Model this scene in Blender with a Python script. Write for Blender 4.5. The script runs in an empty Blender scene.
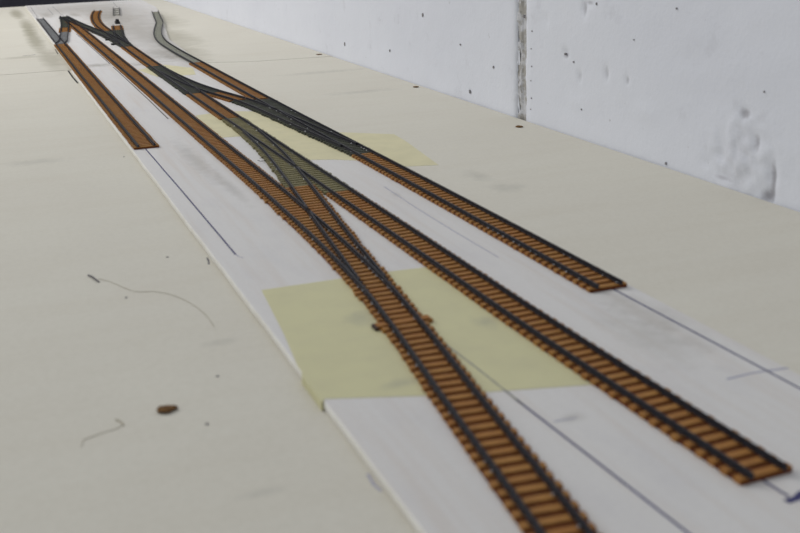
import bpy, math, random
from mathutils import Matrix, Vector, noise
random.seed(7)
S = bpy.context.scene
COL = S.collection
MM = 0.001

# ------------------------------------------------------------------ camera
CAM_H = 0.135
F_PX = 1059.94
RX = Vector((0.9314478, -0.3624932, -0.0316806))
UX = Vector((0.1405505, 0.2781079, 0.9502113))
FW = Vector((0.3356346, 0.8895250, -0.3099916))
cd = bpy.data.cameras.new('camera')
cd.sensor_width = 36.0
cd.lens = F_PX / 800 * 36
cd.clip_start = 0.01
cd.clip_end = 50
cd.dof.use_dof = True
cd.dof.focus_distance = 0.9
cd.dof.aperture_fstop = 24.0
cam = bpy.data.objects.new('camera', cd)
COL.objects.link(cam)
cam.matrix_world = Matrix(((RX.x, UX.x, -FW.x, 0), (RX.y, UX.y, -FW.y, 0),
                           (RX.z, UX.z, -FW.z, CAM_H), (0, 0, 0, 1)))
S.camera = cam

# ------------------------------------------------------------------ light
world = bpy.data.worlds.new('room_light')
S.world = world
world.use_nodes = True
bg = world.node_tree.nodes['Background']
bg.inputs['Color'].default_value = (0.92, 0.96, 1.0, 1)
bg.inputs['Strength'].default_value = 0.40


def area(name, loc, target, sx, sy, power, col):
    ld = bpy.data.lights.new(name, 'AREA')
    ld.shape = 'RECTANGLE'
    ld.size = sx
    ld.size_y = sy
    ld.energy = power
    ld.color = col
    o = bpy.data.objects.new(name, ld)
    COL.objects.link(o)
    o.location = loc
    d = Vector(target) - Vector(loc)
    o.rotation_euler = d.to_track_quat('-Z', 'Y').to_euler()
    return o


area('window_light', (-0.95, 2.05, 1.25), (0.2, 0.9, 0.0), 1.2, 1.0, 23.5, (1.0, 0.975, 0.94))

vs = S.view_settings
vs.view_transform = 'Standard'
vs.look = 'None'
vs.exposure = 0.0
vs.gamma = 1.0
vs.use_curve_mapping = False


# ------------------------------------------------------------------ helpers
class MB:
    def __init__(self):
        self.v = []
        self.f = []

    def box(self, x0, x1, y0, y1, z0, z1):
        b = len(self.v)
        self.v += [(x0, y0, z0), (x1, y0, z0), (x1, y1, z0), (x0, y1, z0),
                   (x0, y0, z1), (x1, y0, z1), (x1, y1, z1), (x0, y1, z1)]
        self.f += [tuple(b + i for i in q) for q in
                   ((3, 2, 1, 0), (4, 5, 6, 7), (0, 1, 5, 4), (1, 2, 6, 5), (2, 3, 7, 6), (3, 0, 4, 7))]
        return self

    def prism(self, pts, z0, z1):
        n = len(pts)
        b = len(self.v)
        self.v += [(x, y, z0) for x, y in pts] + [(x, y, z1) for x, y in pts]
        self.f.append(tuple(b + i for i in reversed(range(n))))
        self.f.append(tuple(b + n + i for i in range(n)))
        for i in range(n):
            j = (i + 1) % n
            self.f.append((b + i, b + j, b + n + j, b + n + i))
        return self

    def sweep(self, path, prof, z):
        """closed profile (side, up) swept along a path of (x, y)"""
        n = len(prof)
        b = len(self.v)
        for i, (x, y) in enumerate(path):
            p0 = path[max(0, i - 1)]
            p1 = path[min(len(path) - 1, i + 1)]
            dx, dy = p1[0] - p0[0], p1[1] - p0[1]
            L = math.hypot(dx, dy) or 1
            nx, ny = dy / L, -dx / L
            for s, u in prof:
                self.v.append((x + nx * s, y + ny * s, z + u))
        for i in range(len(path) - 1):
            for k in range(n):
                l = (k + 1) % n
                self.f.append((b + i * n + k, b + (i + 1) * n + k, b + (i + 1) * n + l, b + i * n + l))
        self.f.append(tuple(b + k for k in range(n)))
        self.f.append(tuple(b + (len(path) - 1) * n + k for k in reversed(range(n))))
        return self

    def tube(self, path, r, seg=6):
        b = len(self.v)
        for i, p in enumerate(path):
            p0 = Vector(path[max(0, i - 1)])
            p1 = Vector(path[min(len(path) - 1, i + 1)])
            d = (p1 - p0).normalized()
            a = d.cross(Vector((0, 0, 1)))
            if a.length < 1e-4:
                a = Vector((1, 0, 0))
            a.normalize()
            c = a.cross(d)
            for k in range(seg):
                t = 2 * math.pi * k / seg
                q = Vector(p) + a * r * math.cos(t) + c * r * math.sin(t)
                self.v.append(tuple(q))
        for i in range(len(path) - 1):
            for k in range(seg):
                l = (k + 1) % seg
                self.f.append((b + i * seg + k, b + i * seg + l, b + (i + 1) * seg + l, b + (i + 1) * seg + k))
        self.f.append(tuple(b + k for k in reversed(range(seg))))
        self.f.append(tuple(b + (len(path) - 1) * seg + k for k in range(seg)))
        return self

    def mesh(self, name, mat):
        me = bpy.data.meshes.new(name)
        me.from_pydata([(x * MM, y * MM, z * MM) for x, y, z in self.v], [], self.f)
        me.materials.append(mat)
        import bmesh
        bm = bmesh.new()
        bm.from_mesh(me)
        bmesh.ops.recalc_face_normals(bm, faces=bm.faces)
        bm.to_mesh(me)
        bm.free()
        me.update()
        return me

    def build(self, name, mat, parent=None):
        return link(name, self.mesh(name, mat), parent)


def link(name, me, parent=None, loc=None, rz=0.0):
    o = bpy.data.objects.new(name, me)
    COL.objects.link(o)
    if parent is not None:
        o.parent = parent
    if loc:
        o.location = (loc[0] * MM, loc[1] * MM, loc[2] * MM)
    if rz:
        o.rotation_euler = (0, 0, rz)
    return o


def tag(o, label, cat, group=None):
    o['label'] = label
    o['category'] = cat
    if group:
        o['group'] = group
    return o


def thing(name, label, cat, loc=(0, 0, 0), group=None):
    return tag(link(name, None, None, loc), label, cat, group)


def bevel(o, w, seg=2):
    m = o.modifiers.new('bevel', 'BEVEL')
    m.width = w * MM
    m.segments = seg
    m.limit_method = 'ANGLE'
    return o


# ------------------------------------------------------------------ materials
def lin(c):
    return tuple((x / 255 / 12.92 if x / 255 <= 0.04045 else ((x / 255 + 0.055) / 1.055) ** 2.4) for x in c) + (1,)


class NT:
    def __init__(self, name, rough=0.7, spec=0.3):
        self.m = bpy.data.materials.new(name)
        self.m.use_nodes = True
        self.t = self.m.node_tree
        self.b = self.t.nodes['Principled BSDF']
        self.b.inputs['Roughness'].default_value = rough
        self.b.inputs['Specular IOR Level'].default_value = spec
        tc = self.n('ShaderNodeTexCoord')
        self.pos = tc.outputs['Object']
        self.geo = self.n('ShaderNodeNewGeometry').outputs['Position']
        self.col = None
        self.bump_in = None

    def n(self, kind, **kw):
        nd = self.t.nodes.new(kind)
        for k, v in kw.items():
            setattr(nd, k, v)
        return nd

    def l(self, a, b):
        self.t.links.new(a, b)

    def mapping(self, scale=(1, 1, 1), loc=(0, 0, 0), rot=(0, 0, 0), src=None):
        mp = self.n('ShaderNodeMapping')
        mp.inputs['Scale'].default_value = scale
        mp.inputs['Location'].default_value = loc
        mp.inputs['Rotation'].default_value = rot
        self.l(src or self.geo, mp.inputs['Vector'])
        return mp.outputs['Vector']

    def noise(self, scale, detail=4, rough=0.55, vec=None):
        nz = self.n('ShaderNodeTexNoise')
        nz.inputs['Scale'].default_value = scale
        nz.inputs['Detail'].default_value = detail
        nz.inputs['Roughness'].default_value = rough
        self.l(vec or self.geo, nz.inputs['Vector'])
        return nz.outputs['Fac']

    def rng(self, val, a, b, c=0.0, d=1.0):
        mr = self.n('ShaderNodeMapRange')
        for i, v in enumerate((a, b, c, d)):
            mr.inputs[i + 1].default_value = v
        self.l(val, mr.inputs[0])
        return mr.outputs[0]

    def math(self, op, a, b):
        m = self.n('ShaderNodeMath', operation=op)
        for i, v in enumerate((a, b)):
            if isinstance(v, (int, float)):
                m.inputs[i].default_value = v
            else:
                self.l(v, m.inputs[i])
        return m.outputs[0]

    def base(self, c):
        rgb = self.n('ShaderNodeRGB')
        rgb.outputs[0].default_value = lin(c)
        self.col = rgb.outputs[0]

    def mix(self, fac, c, mode='MIX'):
        mx = self.n('ShaderNodeMix', data_type='RGBA', blend_type=mode)
        if isinstance(fac, (int, float)):
            mx.inputs[0].default_value = fac
        else:
            self.l(fac, mx.inputs[0])
        self.l(self.col, mx.inputs[6])
        mx.inputs[7].default_value = lin(c)
        self.col = mx.outputs[2]

    def spot(self, centre, radius, noise_amt=0.35, nscale=60, soft=0.5):
        """0..1 mask of an irregular stain, in world millimetres"""
        c = [v * MM for v in centre]
        r = [v * MM for v in radius]
        mp = self.mapping((1 / r[0], 1 / r[1], 1 / r[2]), (-c[0] / r[0], -c[1] / r[1], -c[2] / r[2]))
        ln = self.n('ShaderNodeVectorMath', operation='LENGTH')
        self.l(mp, ln.inputs[0])
        nz = self.noise(nscale, 4, 0.6)
        d = self.math('ADD', ln.outputs['Value'], self.math('MULTIPLY', self.math('SUBTRACT', nz, 0.5), noise_amt * 4))
        return self.rng(d, 1.0 + soft * 0.5, 1.0 - soft, 0, 1)

    def random_tint(self, dark, amt):
        oi = self.n('ShaderNodeObjectInfo')
        self.mix(self.rng(oi.outputs['Random'], 0, 1, 0, amt), dark)

    def bump(self, h, strength=0.3, dist=0.0004):
        bp = self.n('ShaderNodeBump')
        bp.inputs['Strength'].default_value = strength
        bp.inputs['Distance'].default_value = dist
        self.l(h, bp.inputs['Height'])
        if self.bump_in is not None:
            self.l(self.bump_in, bp.inputs['Normal'])
        self.bump_in = bp.outputs[0]

    def done(self):
        self.l(self.col, self.b.inputs['Base Color'])
        if self.bump_in is not None:
            self.l(self.bump_in, self.b.inputs['Normal'])
        return self.m


def m_board():
    t = NT('cream_plywood', 0.75, 0.2)
    t.base((216, 212, 200))
    grain = t.noise(1.0, 5, 0.6, t.mapping((9, 60, 60)))
    t.mix(t.rng(grain, 0.45, 0.75, 0, 0.16), (198, 189, 170))
    t.mix(t.rng(t.noise(9, 3), 0.4, 0.7, 0, 0.22), (228, 226, 214))
    t.mix(t.rng(t.noise(420, 2, 0.7), 0.35, 0.75, 0, 0.12), (176, 170, 152))
    # greenish glue stains around the ends of the rails
    for c, r, k in (((62, 2080, 0), (11, 130, 40), .6), ((66, 1780, 0), (10, 150, 40), .6), ((64, 1560, 0), (10, 170, 40), .6),
                    ((69, 1290, 0), (12, 120, 40), .42), ((38, 1330, 0), (24, 14, 40), .3),
                    ((262, 1800, 0), (36, 190, 40), .42), ((232, 1480, 0), (30, 170, 40), .42),
                    ((206, 1260, 0), (32, 100, 40), .42), ((236, 1960, 0), (34, 110, 40), .5)):
        t.mix(t.math('MULTIPLY', t.spot(c, r, 0.3, 45, 0.6), k), (139, 134, 112))
    for c, r in (((62, 345, 0), (7, 3, 9)), ((250, 497, 0), (9, 10, 9)), ((248, 530, 0), (6, 12, 9)),
                 ((50, 238, 0), (6, 2, 9)), ((20, 700, 0), (18, 9, 9)), ((295, 860, 0), (30, 8, 9)), ((305, 1000, 0), (40, 9, 9))):
        t.mix(t.math('MULTIPLY', t.spot(c, r, 0.5, 160, 0.8), .25), (150, 148, 140))
    t.bump(t.noise(900, 3, 0.7), 0.15, 0.0002)
    t.bump(grain, 0.2, 0.0003)
    return t.done()


def m_sheet():
    t = NT('white_balsa', 0.7, 0.2)
    t.base((220, 218, 216))
    grain = t.noise(1.0, 5, 0.6, t.mapping((150, 7, 60)))
    t.mix(t.rng(grain, 0.48, 0.72, 0, 0.35), (205, 192, 180))
    t.mix(t.rng(t.noise(1, 4, .6, t.mapping((60, 22, 30), (3, 2, 0))), 0.5, 0.75, 0, 0.4), (206, 204, 206))
    t.mix(t.rng(t.noise(500, 2, 0.7), 0.35, 0.75, 0, 0.10), (180, 176, 170))
    for c, r, k in (((110, 640, 0), (5, 60, 9), .28), ((114, 560, 0), (3, 40, 9), .25), ((92, 362, 0), (5, 6, 9), .35),
                    ((193, 280, 0), (9, 26, 9), .22), ((205, 300, 0), (8, 34, 9), .25), ((188, 500, 0), (2, 5, 9), .2),
                    ((108, 1170, 0), (14, 14, 9), .45), ((148, 1150, 0), (9, 10, 9), .35), ((150, 1930, 0), (8, 40, 9), .45),
                    ((112, 330, 0), (6, 8, 9), .2), ((205, 1500, 0), (46, 340, 30), .5), ((150, 2060, 0), (90, 150, 30), .4), ((225, 1900, 0), (60, 300, 30), .4), ((140, 237, 0), (4, 2.5, 9), .35), ((106, 1960, 0), (10, 60, 9), .4),
                    ((200, 1190, 0), (24, 30, 9), .45), ((186, 1240, 0), (18, 50, 9), .4), ((194, 1850, 0), (28, 120, 9), .4)):
        t.mix(t.math('MULTIPLY', t.spot(c, r, 0.45 if r[0] < 40 else .2, 120 if r[0] < 40 else 30, 0.8), k), (136, 130, 118))
    t.bump(grain, 0.2, 0.0003)
    t.bump(t.noise(1100, 3, 0.7), 0.12, 0.0002)
    return t.done()


def m_plain(name, c, rough=0.7, spec=0.3, var=None, nscale=300, amt=0.4, metal=0.0, tint=None):
    t = NT(name, rough, spec)
    t.base(c)
    if var:
        t.mix(t.rng(t.noise(nscale, 4, 0.6), 0.4, 0.65, 0, amt), var)
    if tint:
        t.random_tint(tint, 0.6)
    t.b.inputs['Metallic'].default_value = metal
    return t.done()


def m_wall():
    t = NT('painted_concrete', 0.65, 0.3)
    t.base((228, 231, 240))
    t.mix(t.rng(t.noise(6, 4), 0.4, 0.7, 0, 0.35), (214, 217, 228))
    t.mix(t.rng(t.noise(38, 5, 0.65), 0.6, 0.72, 0, 0.25), (186, 187, 196))
    t.mix(t.rng(t.noise(160, 3, 0.6), 0.72, 0.76, 0, 0.45), (160, 158, 160))
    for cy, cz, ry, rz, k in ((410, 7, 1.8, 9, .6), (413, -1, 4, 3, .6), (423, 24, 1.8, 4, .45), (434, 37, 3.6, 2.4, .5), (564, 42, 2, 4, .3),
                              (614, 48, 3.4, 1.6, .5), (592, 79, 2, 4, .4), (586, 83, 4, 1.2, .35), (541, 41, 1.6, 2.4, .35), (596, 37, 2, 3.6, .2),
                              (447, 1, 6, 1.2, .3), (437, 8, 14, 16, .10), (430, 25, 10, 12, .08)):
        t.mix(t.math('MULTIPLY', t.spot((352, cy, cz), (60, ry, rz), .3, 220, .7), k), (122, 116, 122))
    t.bump(t.noise(55, 5, 0.6), 0.25, 0.002)
    t.bump(t.noise(420, 3, 0.6), 0.22, 0.0006)
    return t.done()


def m_mortar():
    t = NT('grey_mortar', 0.9, 0.1)
    t.base((172, 169, 164))
    t.mix(t.rng(t.noise(110, 5, 0.65), 0.46, 0.56, 0, 0.9), (206, 207, 212))
    t.bump(t.noise(300, 4, 0.7), 0.5, 0.0015)
    return t.done()


def m_tape(name, c):
    t = NT(name, 0.6, 0.3)
    t.base(c)
    t.mix(t.rng(t.noise(70, 4, 0.6), 0.4, 0.7, 0, 0.45), (198, 193, 158))
    for c2, r in (((112, 338, 0), (6, 7, 9)), ((122, 330, 0), (4, 5, 9)), ((150, 315, 0), (4, 6, 9)), ((105, 279, 0), (7, 3, 9))):
        t.mix(t.math('MULTIPLY', t.spot(c2, r, 0.5, 150, 0.8), .35), (150, 150, 140))
    t.bump(t.noise(200, 3, .6), .15, .0003)
    return t.done()


BOARD = m_board()
SHEET = m_sheet()
SHEET_EDGE = m_plain('raw_sheet_edge', (236, 234, 228), 0.8, 0.1, (222, 217, 206), 120, 0.6)
WALL = m_wall()
MORTAR = m_mortar()
TAPE = m_tape('yellow_masking_paper', (209, 205, 164))
TAPE2 = m_tape('pale_masking_paper', (219, 212, 174))
SLEEPER = m_plain('orange_brown_sleeper', (167, 121, 63), 0.65, 0.25, (142, 98, 52), 260, 0.6, 0, (158, 104, 50))
WEB = m_plain('red_brown_webbing', (112, 62, 34), 0.8, 0.15, (84, 46, 28), 260, 0.6)
CHAIR = m_plain('dark_rail_chair', (62, 46, 42), 0.6, 0.3)
PCB = m_plain('dark_circuit_board_sleeper', (80, 82, 70), 0.75, 0.2, (54, 56, 50), 300, 0.6, 0, (50, 52, 50))
PCB_OLIVE = m_plain('olive_circuit_board_sleeper', (132, 125, 90), 0.7, 0.2, (100, 96, 70), 260, 0.6, 0, (114, 109, 80))
PCB_GREY = m_plain('grey_circuit_board_sleeper', (158, 159, 142), 0.7, 0.2, (130, 132, 116), 200, 0.6, 0, (136, 134, 132))
PCB_BLUE = m_plain('blue_grey_circuit_board_sleeper', (140, 141, 142), 0.7, 0.2, (104, 106, 104), 200, 0.6, 0, (112, 112, 116))
RAIL = m_plain('blackened_nickel_rail', (36, 36, 44), 0.55, 0.3, (26, 24, 28), 500, 0.6, 0.0)
GLINT = m_plain('bright_glint', (176, 178, 180), 0.35, 0.5, None, 1, 0, 0.5)  # pale grey standing in for highlights on the rail chairs
INK = m_plain('blue_black_ink', (64, 64, 104), 0.8, 0.1, (88, 88, 128), 260, 0.5)
INK_FAINT = m_plain('faint_ink', (166, 166, 184), 0.8, 0.1, (190, 190, 200), 260, 0.6)
LEAD = m_plain('dark_pencil', (66, 66, 70), 0.8, 0.1, (90, 90, 92), 300, 0.5)
PENCIL = m_plain('pencil_grey', (118, 116, 120), 0.8, 0.1, (170, 168, 170), 300, 0.6)
BLACK = m_plain('black_plastic_and_shade', (22, 22, 26), 0.5, 0.4)  # also colours the painted shade strips along the sheet edge
BROWN = m_plain('brown_bark', (122, 88, 44), 0.8, 0.2, (62, 42, 28), 900, 0.9)
LINT = m_plain('grey_lint', (104, 102, 108), 0.9, 0.1)
THREAD = m_plain('thread_fibre', (182, 175, 158), 0.9, 0.1)
DARK = m_plain('dark_room', (66, 66, 74), 0.9, 0.1, (52, 52, 58), 6, 0.6)
PIT = m_plain('bare_concrete_pit', (138, 136, 138), 0.95, 0.05)
BARE = m_plain('bare_plaster', (186, 182, 188), 0.95, 0.05, (150, 144, 150), 200, 0.8)

# ------------------------------------------------------------------ setting
ZB = -3.0          # top of the boards; the balsa sheets on them end at z = 0
WX = 352.0         # face of the wall


def struct(o):
    o['kind'] = 'structure'
    return o


fl = MB().box(-1500, 420, -900, 3200, -820, -800).build('floor', DARK)
struct(fl)
wb = MB().box(-1500, 420, 2700, 2760, -800, 900).build('wall_back', DARK)
struct(wb)

wall = struct(link('wall_right', None, None, (WX, 0, 0)))


DENTS = [(410, 8, 3.0, 9, 1.9), (412, -2, 5, 4, 2.0), (423, 24, 2.6, 4.5, 1.6), (434, 37, 4.5, 3, 1.6), (564, 42, 2.6, 4, 1.2), (596, 37, 2.6, 4, 1.0),
         (614, 50, 4, 2.6, 1.5), (592, 79, 3, 4, 1.5), (541, 41, 2.2, 3, 1.0), (640, 69, 2.5, 4, .9), (586, 83, 5, 1.8, 1.0),
         (450, 12, 5, 2.2, .8), (446, 2, 6, 2.4, .9), (462, 6, 5, 2, .7), (600, 20, 9, 4, -.5), (520, 25, 12, 5, -.5), (480, 60, 14, 6, .4)]


def wall_panel(y0, y1, z0, z1, edge_lo=None, edge_hi=None):
    """front face as a fine grid with slight hollows; back face closed"""
    mb = MB()
    ys = []
    y = y0
    while y < y1 - 1e-6:
        ys.append(y)
        y += 2 if 380 < y < 640 else (5 if -50 < y < 1200 else 20)
    ys.append(y1)
    zs = [z0, -60, -20] + [i * 2.0 for i in range(-8, 52)] + [130, 150, 200, 300, 450, z1]
    ny, nz = len(ys), len(zs)
    for yy in ys:
        for zz in zs:
            px = -0.5 * noise.noise((yy * .012, zz * .02, 1.3)) - 0.25 * noise.noise((yy * .05, zz * .06, 7))
            # flaking, lumpy patch low on the near panel
            d = math.hypot((yy - 434) / 30, (zz - 14) / 26)
            if d < 1.3:
                px -= max(0, 1.3 - d) * (1.3 * noise.noise((yy * .13, zz * .13, 4)) + .9 * noise.noise((yy * .33, zz * .33, 6)) + .5)
            for cy, cz, ry, rz, dp in DENTS:
                e = ((yy - cy) / ry) ** 2 + ((zz - cz) / rz) ** 2
                if e < 4:
                    px += dp * math.exp(-e)
            yo = yy
            if yy == y0 and edge_lo or yy == y1 and edge_hi:
                e = edge_lo if yy == y0 else edge_hi
                yo = yy + e * noise.noise((zz * .12, 3.1, 0)) + .6 * e * noise.noise((zz * .4, 9.1, 0))
                px += 1.2
            mb.v.append((px, yo, zz))
    for i in range(ny - 1):
        for j in range(nz - 1):
            a = i * nz + j
            mb.f.append((a, a + 1, a + nz + 1, a + nz))
    # sides and back
    b = len(mb.v)
    for yy in ys:
        mb.v.append((60, yy, z0))
        mb.v.append((60, yy, z1))
    for i in range(ny - 1):
        mb.f.append((b + 2 * i, b + 2 * i + 1, b + 2 * i + 3, b + 2 * i + 2))
        mb.f.append((i * nz, (i + 1) * nz, b + 2 * i + 2, b + 2 * i))
        mb.f.append((i * nz + nz - 1, (i + 1) * nz + nz - 1, b + 2 * i + 3, b + 2 * i + 1))
    for i in (0, ny - 1):
        mb.f.append(tuple(i * nz + j for j in range(nz)) + (b + 2 * i + 1, b + 2 * i))
    o = mb.build('wall_panel', WALL, wall)
    for p in o.data.polygons:
        p.use_smooth = len(p.vertices) == 4
    return o


wall_panel(-700, 670.5, -800, 900, edge_hi=1.6)
wall_panel(683, 2700, -800, 900, edge_lo=2.6)
# mortar filling the joint, lumpy and set back
mb = MB()
zz = [-60 + 2.5 * i for i in range(90)]
yy = [668, 670.5, 672.5, 674.5, 676.5, 678.5, 680.5, 682.5, 685.5]
for z in zz:
    for k, y in enumerate(yy):
        lump = noise.noise((y * .2, z * .11, 2)) + .6 * noise.noise((y * .5, z * .33, 5))
        depth = 2.6 - (1.8 if k >= 5 else 0.4) * (lump + .6)
        mb.v.append((max(depth, -.3), y, z))
for i in range(len(zz) - 1):
    for k in range(len(yy) - 1):
        a = i * len(yy) + k
        mb.f.append((a, a + 1, a + len(yy) + 1, a + len(yy)))
mb.build('mortar_joint', MORTAR, wall)

# pits in the paint: shallow dark hollows let into the face
pits = [(577, 83, 1.4), (614, 49, 1.6), (603, 45, 1.2), (592, 16, 1.0), (498, -1, 1.3), (672, 69, 2.0), (535, 65, .7), (720, 29, 2.2),
        (420, 50, .8), (763, 5, 2.4), (857, 58, 2.4), (1074, 14, 3), (660, 60, .7), (661, 48, .6), (660, 36, .7), (661, 26, .6),
        (660, 14, .8), (661, 6, .6), (495, 85, .8), (940, 20, 2), (780, 40, 1.5)]
for y, z, r in pits:
    r *= .5
    mb = MB()
    n = 9
    ring = [(math.cos(6.283 * k / n) * r * random.uniform(.7, 1.15), math.sin(6.283 * k / n) * r * random.uniform(.8, 1.5)) for k in range(n)]
    mb.v = [(-.75, y + a, z + b) for a, b in ring] + [(.6, y + a, z + b) for a, b in ring]
    mb.f = [tuple(range(n)), tuple(reversed(range(n, 2 * n)))] + [(k, (k + 1) % n, n + (k + 1) % n, n + k) for k in range(n)]
    mb.build('paint_pit', PIT, wall)
# ------------------------------------------------------------------ boards
SEAM = [(-600, 1178), (70, 1174), (130, 1170), (213, 1150), (260, 1126), (351, 1117)]
nb = MB().prism([(-600, -500), (351, -500)] + [(x, y - .7) for x, y in reversed(SEAM)], ZB - 15, ZB)
nb = nb.build('plywood_board', BOARD)
bevel(nb, .5)
tag(nb, 'cream plywood board running along the wall, with thread and brown fleck on it', 'board')
fb = MB().prism([(x, y + .7) for x, y in SEAM] + [(351, 2300), (-600, 2245)], ZB - 15, ZB + .2)
fb = fb.build('plywood_board', BOARD)
bevel(fb, .5)
tag(fb, 'cream plywood board with green glue stains, ending at the dark gap', 'board')
# timber frame that carries both boards
fr = thing('support_frame', 'dark timber frame under the plywood boards', 'frame', (0, 0, -800))
for x in (-520, 300):
    MB().box(x - 22, x + 22, -450, 2200, 800 - 15 - 67.5, 800 - 17.5).build('rail_beam', DARK, fr)
    for y in (-380, 900, 2120):
        MB().box(x - 22, x + 22, y - 22, y + 22, 0, 732.5).build('leg', DARK, fr)

# balsa sheets that carry the track
def sheet(pts, label):
    o = MB().prism(pts, ZB, 0).build('track_bed_sheet', SHEET)
    o.data.materials.append(SHEET_EDGE)
    for p in o.data.polygons:
        if abs(p.normal.z) < .5:
            p.material_index = 1
    bevel(o, .8, 3)
    return tag(o, label, 'sheet')


left = [(79 + .5 * noise.noise((i * .7, 0, 0)) + .35 * noise.noise((i * 2.1, 4, 0)), 40 + i * 18.0) for i in range(62)]
left = [q for q in left if q[1] < 1150]
bed = sheet([(217.5, 40), (217, 330), (214.5, 600), (211.5, 850), (211, 1149), (150, 1165), (82, 1171)] + left[::-1],
            'white balsa sheet on the board, bearing yellow paper and pen lines')
bed2 = sheet([(82, 1172.5), (150, 1166.5), (211, 1150.5), (222, 1400), (262, 1700), (300, 2000), (308, 2262), (84, 2250), (82.5, 1700)],
             'white balsa sheet on the stained board, under the grey curved rails')
bed2.location.z = 0.0002


def pen(parent, pts, w, mat=None, wob=0.0, name='pen_line', z=0.02, th=.04):
    path = []
    for (x0, y0), (x1, y1) in zip(pts, pts[1:]):
        n = max(2, int(math.hypot(x1 - x0, y1 - y0) / 12))
        for i in range(n):
            t = i / n
            path.append((x0 + (x1 - x0) * t + wob * noise.noise((y0 * .1 + i * .8, x0, 0)), y0 + (y1 - y0) * t))
    path.append(pts[-1])
    h = w / 2
    return MB().sweep(path, [(-h, -.05), (h, -.05), (h, th), (-h, th)], z).build(name, mat or INK, parent)


pen(bed, [(87.5, 690), (88.2, 560), (88.4, 435)], .75, wob=.1)
pen(bed, [(208.5, 330), (210, 226), (210.5, 60)], .75)
pen(bed, [(131, 256), (132.6, 215), (134, 174), (135.5, 60)], .75)
pen(bed, [(164.8, 188), (165.4, 178)], .8)
pen(bed, [(163.2, 176.4), (166.5, 176.6), (170, 178.4)], 2.0)
pen(bed, [(121.2, 1146), (121, 1033), (120.6, 900), (119.8, 796)], .8, LEAD)
pen(bed2, [(120.6, 1560), (121, 1400), (121.2, 1174)], .9, LEAD, z=.02)
pen(bed, [(188.5, 520), (187.2, 470), (187, 425), (187.5, 380)], .5, INK_FAINT, wob=.3)
pen(bed, [(195, 240), (205, 240.5), (217, 239)], .9, INK_FAINT)
pen(bed, [(134, 237), (141, 236.4)], .6, INK_FAINT)
pen(bed2, [(92, 2206), (89.5, 1900)], .8, PENCIL, z=.02)
pen(bed2, [(131, 2180), (130.5, 1910)], .8, PENCIL, z=.02)
pen(bed2, [(119, 2130), (117.5, 1960)], .8, PENCIL, z=.02)
pen(bed2, [(246, 2190), (238, 2060)], .9, PENCIL, z=.02)
pen(fb, [(40, 1346), (55, 1350)], 2.0, PENCIL, name='pencil_stroke', z=ZB + .22)
# dark strips painted for the shade where the sheet's edge has lifted
pen(nb, [(77.6, 1168), (77.3, 1110), (77.9, 1062)], 1.6, BLACK, name='edge_dark_mark', z=ZB + .02)
pen(fb, [(80.6, 1398), (80.2, 1370), (79.6, 1337)], 1.0, BLACK, name='edge_dark_mark', z=ZB + .22)
pen(nb, [(78, 236), (77.6, 230), (78.2, 226)], .8, INK_FAINT, name='edge_dark_mark', z=ZB + .02)

# ------------------------------------------------------------------ yellow paper
def paper(pts, label, mat, fold=None):
    mb = MB().prism(pts, 0.01, .11)
    o = mb.build('masking_paper', mat)
    return tag(o, label, 'paper', None)


t1 = thing('masking_paper', 'large yellow paper rectangle under the front track, folded over the sheet edge', 'paper', (0, 0, 0))
MB().prism([(87, 384), (82.6, 335), (79.2, 306), (79.0, 279), (110, 267), (166, 251), (166, 380), (140, 383)], .01, .12).build('flat_face', TAPE, t1)
MB().prism([(79.4, 302), (78.2, 298), (78.2, 277), (79.4, 278)], ZB + .1, .1).build('folded_edge', TAPE, t1)
t2 = thing('masking_paper', 'pale yellow paper under the olive turnout, lapping down onto the board by the wall', 'paper', (0, 0, 0))
MB().prism([(134, 704), (141, 800), (168, 806), (196, 785), (213.6, 700), (214.9, 574), (186, 598), (163, 609), (153, 700)], .0, .10).build('flat_face', TAPE2, t2)
MB().prism([(213.4, 700), (213.8, 699), (215.1, 575), (214.8, 574)], ZB + .05, .05).build('folded_edge', TAPE2, t2)
MB().prism([(213.6, 700), (251, 668), (249, 640), (240, 566), (214.9, 574)], ZB, ZB + .12).build('flat_face', TAPE2, t2)
tag(MB().prism([(141, 1104), (150, 1040), (186, 1034), (193, 1086), (172, 1131), (152, 1116)],
               .0, .10).build('masking_paper', TAPE2), 'small pale yellow paper under the toe of the far dark turnout', 'paper')


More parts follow.
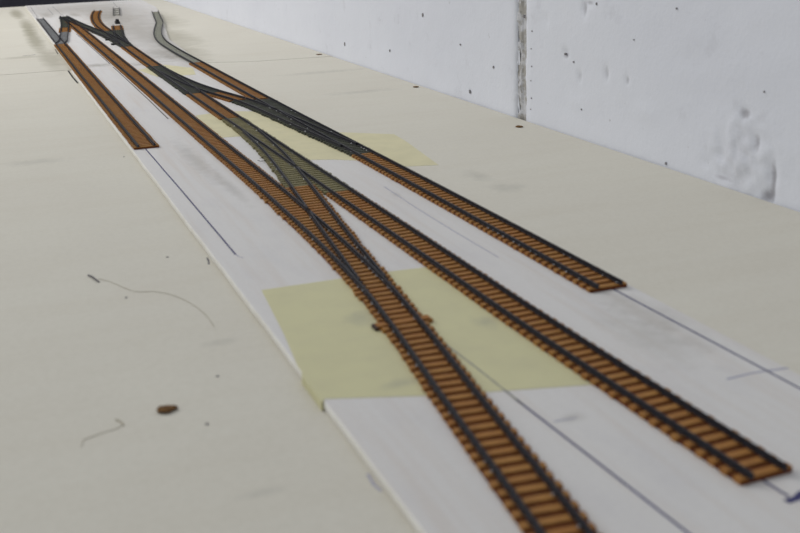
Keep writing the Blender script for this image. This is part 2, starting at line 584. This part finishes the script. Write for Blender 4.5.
# ------------------------------------------------------------------ track geometry
class Route:
    """smooth centre line: x as a function of y, in millimetres"""
    def __init__(self, pts):
        pts = sorted((y, x) for x, y in pts)
        self.y = [p[0] for p in pts]
        self.x = [p[1] for p in pts]
        n = len(pts)
        d = [(self.x[i + 1] - self.x[i]) / (self.y[i + 1] - self.y[i]) for i in range(n - 1)]
        m = [d[0]] + [0] * (n - 2) + [d[-1]]
        for i in range(1, n - 1):
            h0, h1 = self.y[i] - self.y[i - 1], self.y[i + 1] - self.y[i]
            m[i] = (d[i - 1] * h1 + d[i] * h0) / (h0 + h1)
        self.m = m

    def __call__(self, y):
        Y, X, m = self.y, self.x, self.m
        if y <= Y[0]:
            return X[0] + m[0] * (y - Y[0])
        if y >= Y[-1]:
            return X[-1] + m[-1] * (y - Y[-1])
        i = 0
        while Y[i + 1] < y:
            i += 1
        h = Y[i + 1] - Y[i]
        t = (y - Y[i]) / h
        a, b = (1 + 2 * t) * (1 - t) ** 2, t * (1 - t) ** 2
        c, e = t * t * (3 - 2 * t), t * t * (t - 1)
        return a * X[i] + b * h * m[i] + c * X[i + 1] + e * h * m[i + 1]

    def slope(self, y):
        return (self(y + 1) - self(y - 1)) / 2

    def rail(self, side, y0, y1, step=6.0):
        n = max(2, int((y1 - y0) / step))
        out = []
        for i in range(n + 1):
            y = y0 + (y1 - y0) * i / n
            s = self.slope(y)
            L = math.hypot(1, s)
            out.append((self(y) + side * GAUGE / 2 / L, y - side * GAUGE / 2 * s / L))
        return out


GAUGE = 10.4
STEP = 5.0
ST = 1.45                          # top of the sleepers
PROF = [(-.6, 0), (.6, 0), (.6, .22), (.2, .38), (.2, 1.0), (.37, 1.14), (.37, 1.65), (-.37, 1.65), (-.37, 1.14), (-.2, 1.0), (-.2, .38), (-.6, .22)]
SLEN = 16.3

A = Route([(88.3, 660), (88.2, 960), (88.8, 1410), (90, 1870), (90, 1900)])
B = Route([(98.6, 110), (106.8, 182), (115.0, 256), (120, 297), (126, 355), (129, 415), (130.4, 490), (130.6, 700), (130.5, 1340), (129.5, 1785), (128.6, 1890)])
BR = Route([(120, 297), (123.8, 331), (128.0, 369), (134.4, 428), (141, 485), (149, 554), (156, 622), (160, 690), (161.6, 760), (161, 800)])
C = Route([(166.2, 186), (163.6, 300), (163.2, 400), (162.6, 520), (161.6, 700), (161, 800), (160, 1000), (159.6, 1115), (160, 1330), (161, 1440)])
D = Route([(206.5, 324), (206.5, 400), (205.2, 600), (203.7, 760), (203.2, 900), (202.8, 1110), (202.8, 1250), (206.5, 1365), (217, 1460), (231, 1545), (246.5, 1630), (262, 1750), (276, 1862), (277, 1872)])
XCD = Route([(159.6, 1115), (161, 1060), (164.2, 1000), (168.4, 950), (177, 892), (185.5, 848), (189.5, 820), (195, 752), (200, 680), (204, 622), (205.2, 600)])
E_ = Route([(160, 1330), (160.6, 1400), (162, 1540), (162.6, 1640), (164.2, 1690), (171, 1795), (194, 1982), (196, 1995)])
STUB = Route([(160, 1330), (163, 1400), (167, 1460), (175, 1540), (185, 1636)])
XBC = Route([(160, 1330), (158, 1400), (154.5, 1480), (147, 1580), (140, 1670), (134.5, 1760), (130.5, 1850), (128.6, 1890)])
XAB = Route([(88.9, 1420), (93, 1440), (100, 1510), (107.5, 1590), (114, 1665), (121, 1760), (127, 1860), (128.6, 1890)])
FAR = Route([(209, 1835), (234, 2045)])


def sleeper_mesh(name, length, width, mat, chairs):
    mb = MB().box(-length / 2, length / 2, -width / 2, width / 2, 0, ST)
    if chairs:
        for s in (-1, 1):
            for e in (-1, 1):
                c = s * GAUGE / 2 + e * .85
                mb.box(c - .34, c + .34, -.8, .8, ST - .02, ST + .45)
    return two_tone(mb.mesh(name, mat))


def two_tone(me):
    """the raised chairs beside the rails are darker than the sleeper"""
    me.materials.append(CHAIR)
    for p in me.polygons:
        if p.center.z > (ST + .01) * MM:
            p.material_index = 1
    return me


SL_ORANGE = sleeper_mesh('sleeper', SLEN, 2.5, SLEEPER, True)
SL_GREY = sleeper_mesh('sleeper', 9.8, 3.4, PCB_GREY, False)
Z0 = .12


def add_rail(path, parent, name='rail'):
    o = MB().sweep(path, PROF, Z0 + ST).build(name, RAIL, parent)
    return o


def glints(routes, y0, y1, parent, every, sides=(-1, 1), off=1.0):
    """bright dots painted in for glints on the rail chairs: one small joined part"""
    mb = MB()
    y = y0
    while y < y1:
        for r in routes:
            for s in sides:
                if random.random() < every:
                    px, py = r.rail(s, y, y + 1)[0]
                    e = random.choice((-1, 1)) if off is None else -off
                    a = random.uniform(.3, .5)
                    x = px + e * 1.1
                    b = len(mb.v)
                    n = 6
                    for k in range(n):
                        mb.v.append((x + a * math.cos(k * 1.0472), py + a * math.sin(k * 1.0472), Z0 + ST + .42))
                    mb.v.append((x, py, Z0 + ST + .42 + a))
                    mb.f += [(b + k, b + (k + 1) % n, b + n) for k in range(n)]
        y += STEP
    if mb.v:
        o = mb.build('glint_dots', GLINT, parent)
        o['kind'] = 'stuff'


def track(label, route, y0, y1, mesh=None, step=STEP, skew=None, rail_over=(0, 0), group=None):
    ym = (y0 + y1) / 2
    root = thing('track_section', label, 'model track', (0, 0, 0), group)
    for s in (-1, 1):
        add_rail(route.rail(s, y0 - rail_over[0], y1 + rail_over[1]), root)
    if mesh is None:
        web = [(route(y0 + .8 + (y1 - y0 - 1.6) * i / 40), y0 + .8 + (y1 - y0 - 1.6) * i / 40) for i in range(41)]
        h = SLEN / 2 - .25
        MB().sweep(web, [(-h, 0), (h, 0), (h, .85), (-h, .85)], Z0 - .02).build('webbing', WEB, root)
    n = max(1, int(round((y1 - y0) / step)))
    for i in range(n):
        y = y0 + (i + .5) * (y1 - y0) / n
        rz = -math.atan(route.slope(y)) * (1 if skew is None else skew) + random.gauss(0, .012)
        link('sleeper', mesh or SL_ORANGE, root, (route(y) + random.gauss(0, .12), y, Z0), rz)
    return root


def dist_to(p, path):
    best = 1e9
    for (x0, y0), (x1, y1) in zip(path, path[1:]):
        if min(y0, y1) - 5 > p[1] or max(y0, y1) + 5 < p[1]:
            continue
        t = (p[1] - y0) / (y1 - y0) if abs(y1 - y0) > 1e-6 else 0
        t = min(1, max(0, t))
        best = min(best, math.hypot(p[0] - x0 - (x1 - x0) * t, p[1] - y0 - (y1 - y0) * t))
    return best


def turnout(label, routes, mat, chairs, length, width=2.5, step=STEP, skew=0.5):
    """routes: (route, first y, last y); rails that coincide are kept once and
    the second one tapers off as a switch blade"""
    root = thing('turnout', label, 'model turnout', (0, 0, 0))
    done = []
    for r, y0, y1 in routes:
        for s in (-1, 1):
            path = r.rail(s, y0, y1, 4.0)
            cut = [dist_to(p, q) for p in path for q in [None]] if False else None
            lo, hi = 0, len(path)
            for q in done:
                while lo < hi and dist_to(path[lo], q) < .95:
                    lo += 1
                while hi > lo and dist_to(path[hi - 1], q) < .95:
                    hi -= 1
            if hi - lo > 2:
                done.append(path[lo:hi])
                add_rail(path[lo:hi], root, 'rail' if hi - lo == len(path) else 'switch_blade')
    if chairs:
        for k, (r, y0, y1) in enumerate(routes):
            web = [(r(y0 + (y1 - y0) * i / 40), y0 + (y1 - y0) * i / 40) for i in range(41)]
            h = length / 2 - .25
            MB().sweep(web, [(-h, 0), (h, 0), (h, .85 - .03 * k), (-h, .85 - .03 * k)], Z0 - .02).build('webbing', WEB, root)
    y = min(q[1] for q in routes) + step / 2
    top = max(q[2] for q in routes)
    while y < top:
        spans = []
        for r, y0, y1 in routes:
            if y0 <= y <= y1:
                spans.append([r(y) - length / 2, r(y) + length / 2, [r(y)], r.slope(y)])
        spans.sort(key=lambda q: q[0])
        merged = []
        for sp in spans:
            if merged and sp[0] < merged[-1][1] + .6:
                m = merged[-1]
                m[1] = max(m[1], sp[1])
                m[2] += sp[2]
                m[3] = (m[3] + sp[3]) / 2
            else:
                merged.append(sp)
        for a, b, cs, sl in merged:
            mid = (a + b) / 2
            a += random.gauss(0, .25)
            b += random.gauss(0, .25)
            mb = MB().box(a - mid, b - mid, -width / 2, width / 2, 0, ST)
            if chairs:
                for c in cs:
                    for s in (-1, 1):
                        for e in (-1, 1):
                            q = c - mid + s * GAUGE / 2 + e * .85
                            mb.box(q - .34, q + .34, -.8, .8, ST - .02, ST + .45)
            link('sleeper', two_tone(mb.mesh('sleeper', mat)), root, (mid, y, Z0), -math.atan(sl) * skew + random.gauss(0, .012))
        y += step
    return root


# front to back
track('orange sleepered track leading off the yellow paper from the long orange turnout', B, 112, 298)
glints([B], 150, 298, bpy.data.objects['track_section'], .12, off=1)
n1 = turnout('long orange sleepered turnout where two tracks join, crossing yellow paper', [(B, 298, 536), (BR, 298, 536)], SLEEPER, True, SLEN)
glints([B, BR], 300, 480, n1, .22)
MB().box(113.2, 132.8, 323.6, 327.0, Z0, Z0 + ST + .1).build('tie_bar', SLEEPER, n1)
MB().box(112.2, 113.4, 323.2, 327.8, Z0, Z0 + ST - .3).build('tie_bar_end', CHAIR, n1)
MB().box(132.2, 133.4, 322.4, 327, Z0, Z0 + ST - .1).build('tie_bar_end', SLEEPER, n1)
ca = track('orange sleepered track leaving the olive turnout, its cut end beside an ink mark', C, 186, 516)
cb = track('orange sleepered siding alongside the wall, cut off square above a long pen line', D, 324, 600)
glints([D], 326, 420, cb, .45, sides=(-1,))
glints([D], 326, 380, cb, .35, sides=(1,))
n2 = turnout('olive green sleepered turnout on pale yellow paper', [(C, 516, 766), (BR, 536, 766)], PCB_OLIVE, False, 16.4, 3.2)
glints([BR, C], 540, 740, n2, .16)
MB().tube([(150, 611, 1.2), (146, 612, .9), (143.5, 610.5, 1.2), (142.5, 612, 1.6)], .2).build('wire_end', RAIL, n2)
MB().tube([(150, 622, 1.0), (146, 621, .8)], .18).build('wire_end', RAIL, n2)
n3 = turnout('dark sleepered turnout where the crossover meets the siding beside the wall', [(D, 600, 842), (XCD, 600, 846)], PCB, False, 16.0, 3.2)
glints([XCD, D], 605, 800, n3, .14)
track('long orange sleepered track running unbroken between the pencil line and the turnouts', B, 538, 1776)
track('orange sleepered track between the olive turnout and a dark turnout', C, 768, 903)
track('short orange crossover track linking two dark turnouts', XCD, 848, 898)
n4 = turnout('dark sleepered turnout at the start of the short crossover', [(C, 905, 1114), (XCD, 900, 1114)], PCB, False, 16.4, 3.2)
track('orange sleepered siding behind the crossover, joined to grey curved rails', D, 845, 1118)
gs = track('grey sleepered rails curving in an S over stained board', D, 1120, 1868, SL_GREY)
track('orange sleepered track between a dark turnout and the three way turnout', C, 1116, 1328)
track('orange sleepered siding on the sheet edge, cut off above a long pen line', A, 690, 1416)
n5 = turnout('dark three way turnout with black tie bar ends', [(E_, 1330, 1560), (STUB, 1330, 1565), (XBC, 1330, 1560)], PCB, False, 15.0, 3.2)
for y in (1372, 1436):
    MB().box(146, 151, y - 3.5, y + 3.5, Z0, Z0 + 1.9).build('tie_bar_end', BLACK, n5)
track('orange sleepered track curving off behind the three way turnout', E_, 1562, 1975)
track('short orange stub track ending before the black block', STUB, 1567, 1640)
na = turnout('grey sleepered turnout at the sheet edge where the orange siding begins', [(A, 1418, 1870), (XAB, 1420, 1588)], PCB_BLUE, False, 10.4, 3.2)
track('very short orange piece of track slanting between two turnouts', XAB, 1590, 1660)
n6 = turnout('dark turnout where three routes fan together beside the pencil lines', [(B, 1778, 1888), (XBC, 1562, 1888), (XAB, 1662, 1888)], PCB, False, 13.0, 3.2)
track('short dark rails on a grey patch behind the black block', FAR, 1838, 2030, SL_GREY, step=48)

# ------------------------------------------------------------------ small things
bk = MB().box(189, 195.5, 1680, 1694, .2, 4.0)
bk.box(190.2, 194.4, 1682, 1692, 3.9, 7.0)
bk = bevel(bk.build('buffer_block', BLACK), .5)
tag(bk, 'small black block standing behind the short stub track', 'block')


def blob(name, label, cat, x, y, z, rx, ry, rz, mat, rot=0.0, seed=0, group=None):
    mb = MB()
    n, m = 12, 6
    for j in range(m + 1):
        a = math.pi * j / m
        for i in range(n):
            t = 2 * math.pi * i / n
            k = 1 + .3 * noise.noise((math.cos(t) * 1.4 + seed, math.sin(t) * 1.4, math.cos(a)))
            u, w = math.sin(a) * math.cos(t) * rx * k, math.sin(a) * math.sin(t) * ry * k
            mb.v.append((x + u * math.cos(rot) - w * math.sin(rot), y + u * math.sin(rot) + w * math.cos(rot), z + rz * (1 - math.cos(a)) * .5))
    for j in range(m):
        for i in range(n):
            b = j * n
            mb.f.append((b + i, b + (i + 1) % n, b + n + (i + 1) % n, b + n + i))
    o = mb.build(name, mat)
    for p in o.data.polygons:
        p.use_smooth = True
    return tag(o, label, cat, group)


blob('bark_fleck', 'brown bark fleck lying on the bare cream board', 'fleck', 35.6, 297.5, ZB, 3.4, 2.6, 1.1, BROWN, 0, 1)
for i, (x, y, r) in enumerate(((336, 648, 2.6), (344, 858, 2.6), (343, 1140, 3.4))):
    blob('wood_chip', ('dark brown chip on the board beside the wall joint', 'dark brown chip on the board at the foot of the wall, beyond the joint',
                       'dark brown chip beside the board seam at the wall')[i], 'chip', x, y, ZB, r, r * 1.2, .9, BROWN, 0, i * 3)
# curled thread with a scrap of lint
th = thing('loose_thread', 'curled grey thread with a lint knot on the bare board', 'thread', (0, 0, 0))
hp = [(30.5, 437), (33, 433.5), (35, 430), (39, 420), (42, 414), (46, 411.5), (50, 409.5), (56, 401), (60.5, 388), (63, 373), (63.2, 358)]
pts = []
for i in range(len(hp) - 1):
    for k in range(4):
        t = k / 4
        p0, p1, p2, p3 = hp[max(0, i - 1)], hp[i], hp[i + 1], hp[min(len(hp) - 1, i + 2)]
        pts.append(tuple(.5 * (2 * p1[c] + (p2[c] - p0[c]) * t + (2 * p0[c] - 5 * p1[c] + 4 * p2[c] - p3[c]) * t * t
                               + (3 * p1[c] - p0[c] - 3 * p2[c] + p3[c]) * t ** 3) for c in (0, 1)) + (ZB + .16,))
MB().tube(pts, .09).build('strand', THREAD, th)
MB().tube([(27, 443.5, ZB + .3), (28.2, 440.5, ZB + .5), (28.9, 437, ZB + .5), (30.2, 432.5, ZB + .3)], .36).build('lint_knot', LINT, th)
tw = thing('loose_thread', 'faint short thread on the bare board close to the bark fleck', 'thread', (0, 0, 0))
MB().tube([(9.5, 284, ZB + .14), (10.4, 288, ZB + .14), (15, 290, ZB + .14), (20, 291.2, ZB + .14), (22.3, 293, ZB + .14)], .09).build('strand', THREAD, tw)
MB().tube([(22.3, 292.6, ZB + .16), (21.9, 295, ZB + .2), (20.6, 297.5, ZB + .16)], .26).build('lint_knot', THREAD, tw)
for i, (x, y, w) in enumerate(((45, 283, 'midway between bark fleck and white sheet edge'), (38, 408, 'close to the lint knot of the curled thread'), (62, 455, 'between curled thread and long pen line'),
                               (55, 316, 'between the bark fleck and the yellow paper'), (73, 687, 'beside the cut end of the edge siding'))):
    blob('dust_speck', 'tiny dark dust speck on the board ' + w, 'speck', x, y, ZB, .55, .65, .25, LINT, 0, i, 'dust specks on the bare board')
pen(t1, [(129.4, 302), (130.4, 278), (131, 254)], .6, m_plain('ink_on_paper', (138, 138, 140), .8, .1, (178, 176, 150), 260, .7), z=.13)
pen(bed, [(88.4, 435), (89.2, 431), (90.4, 429)], .45, INK_FAINT)
pen(bed, [(131, 262), (131.3, 250)], .6, INK)
pen(nb, [(77.9, 446), (77.4, 440), (76.6, 436)], .7, LINT, name='edge_dark_mark', z=ZB + .02)  # small dark smudge on the sheet's edge
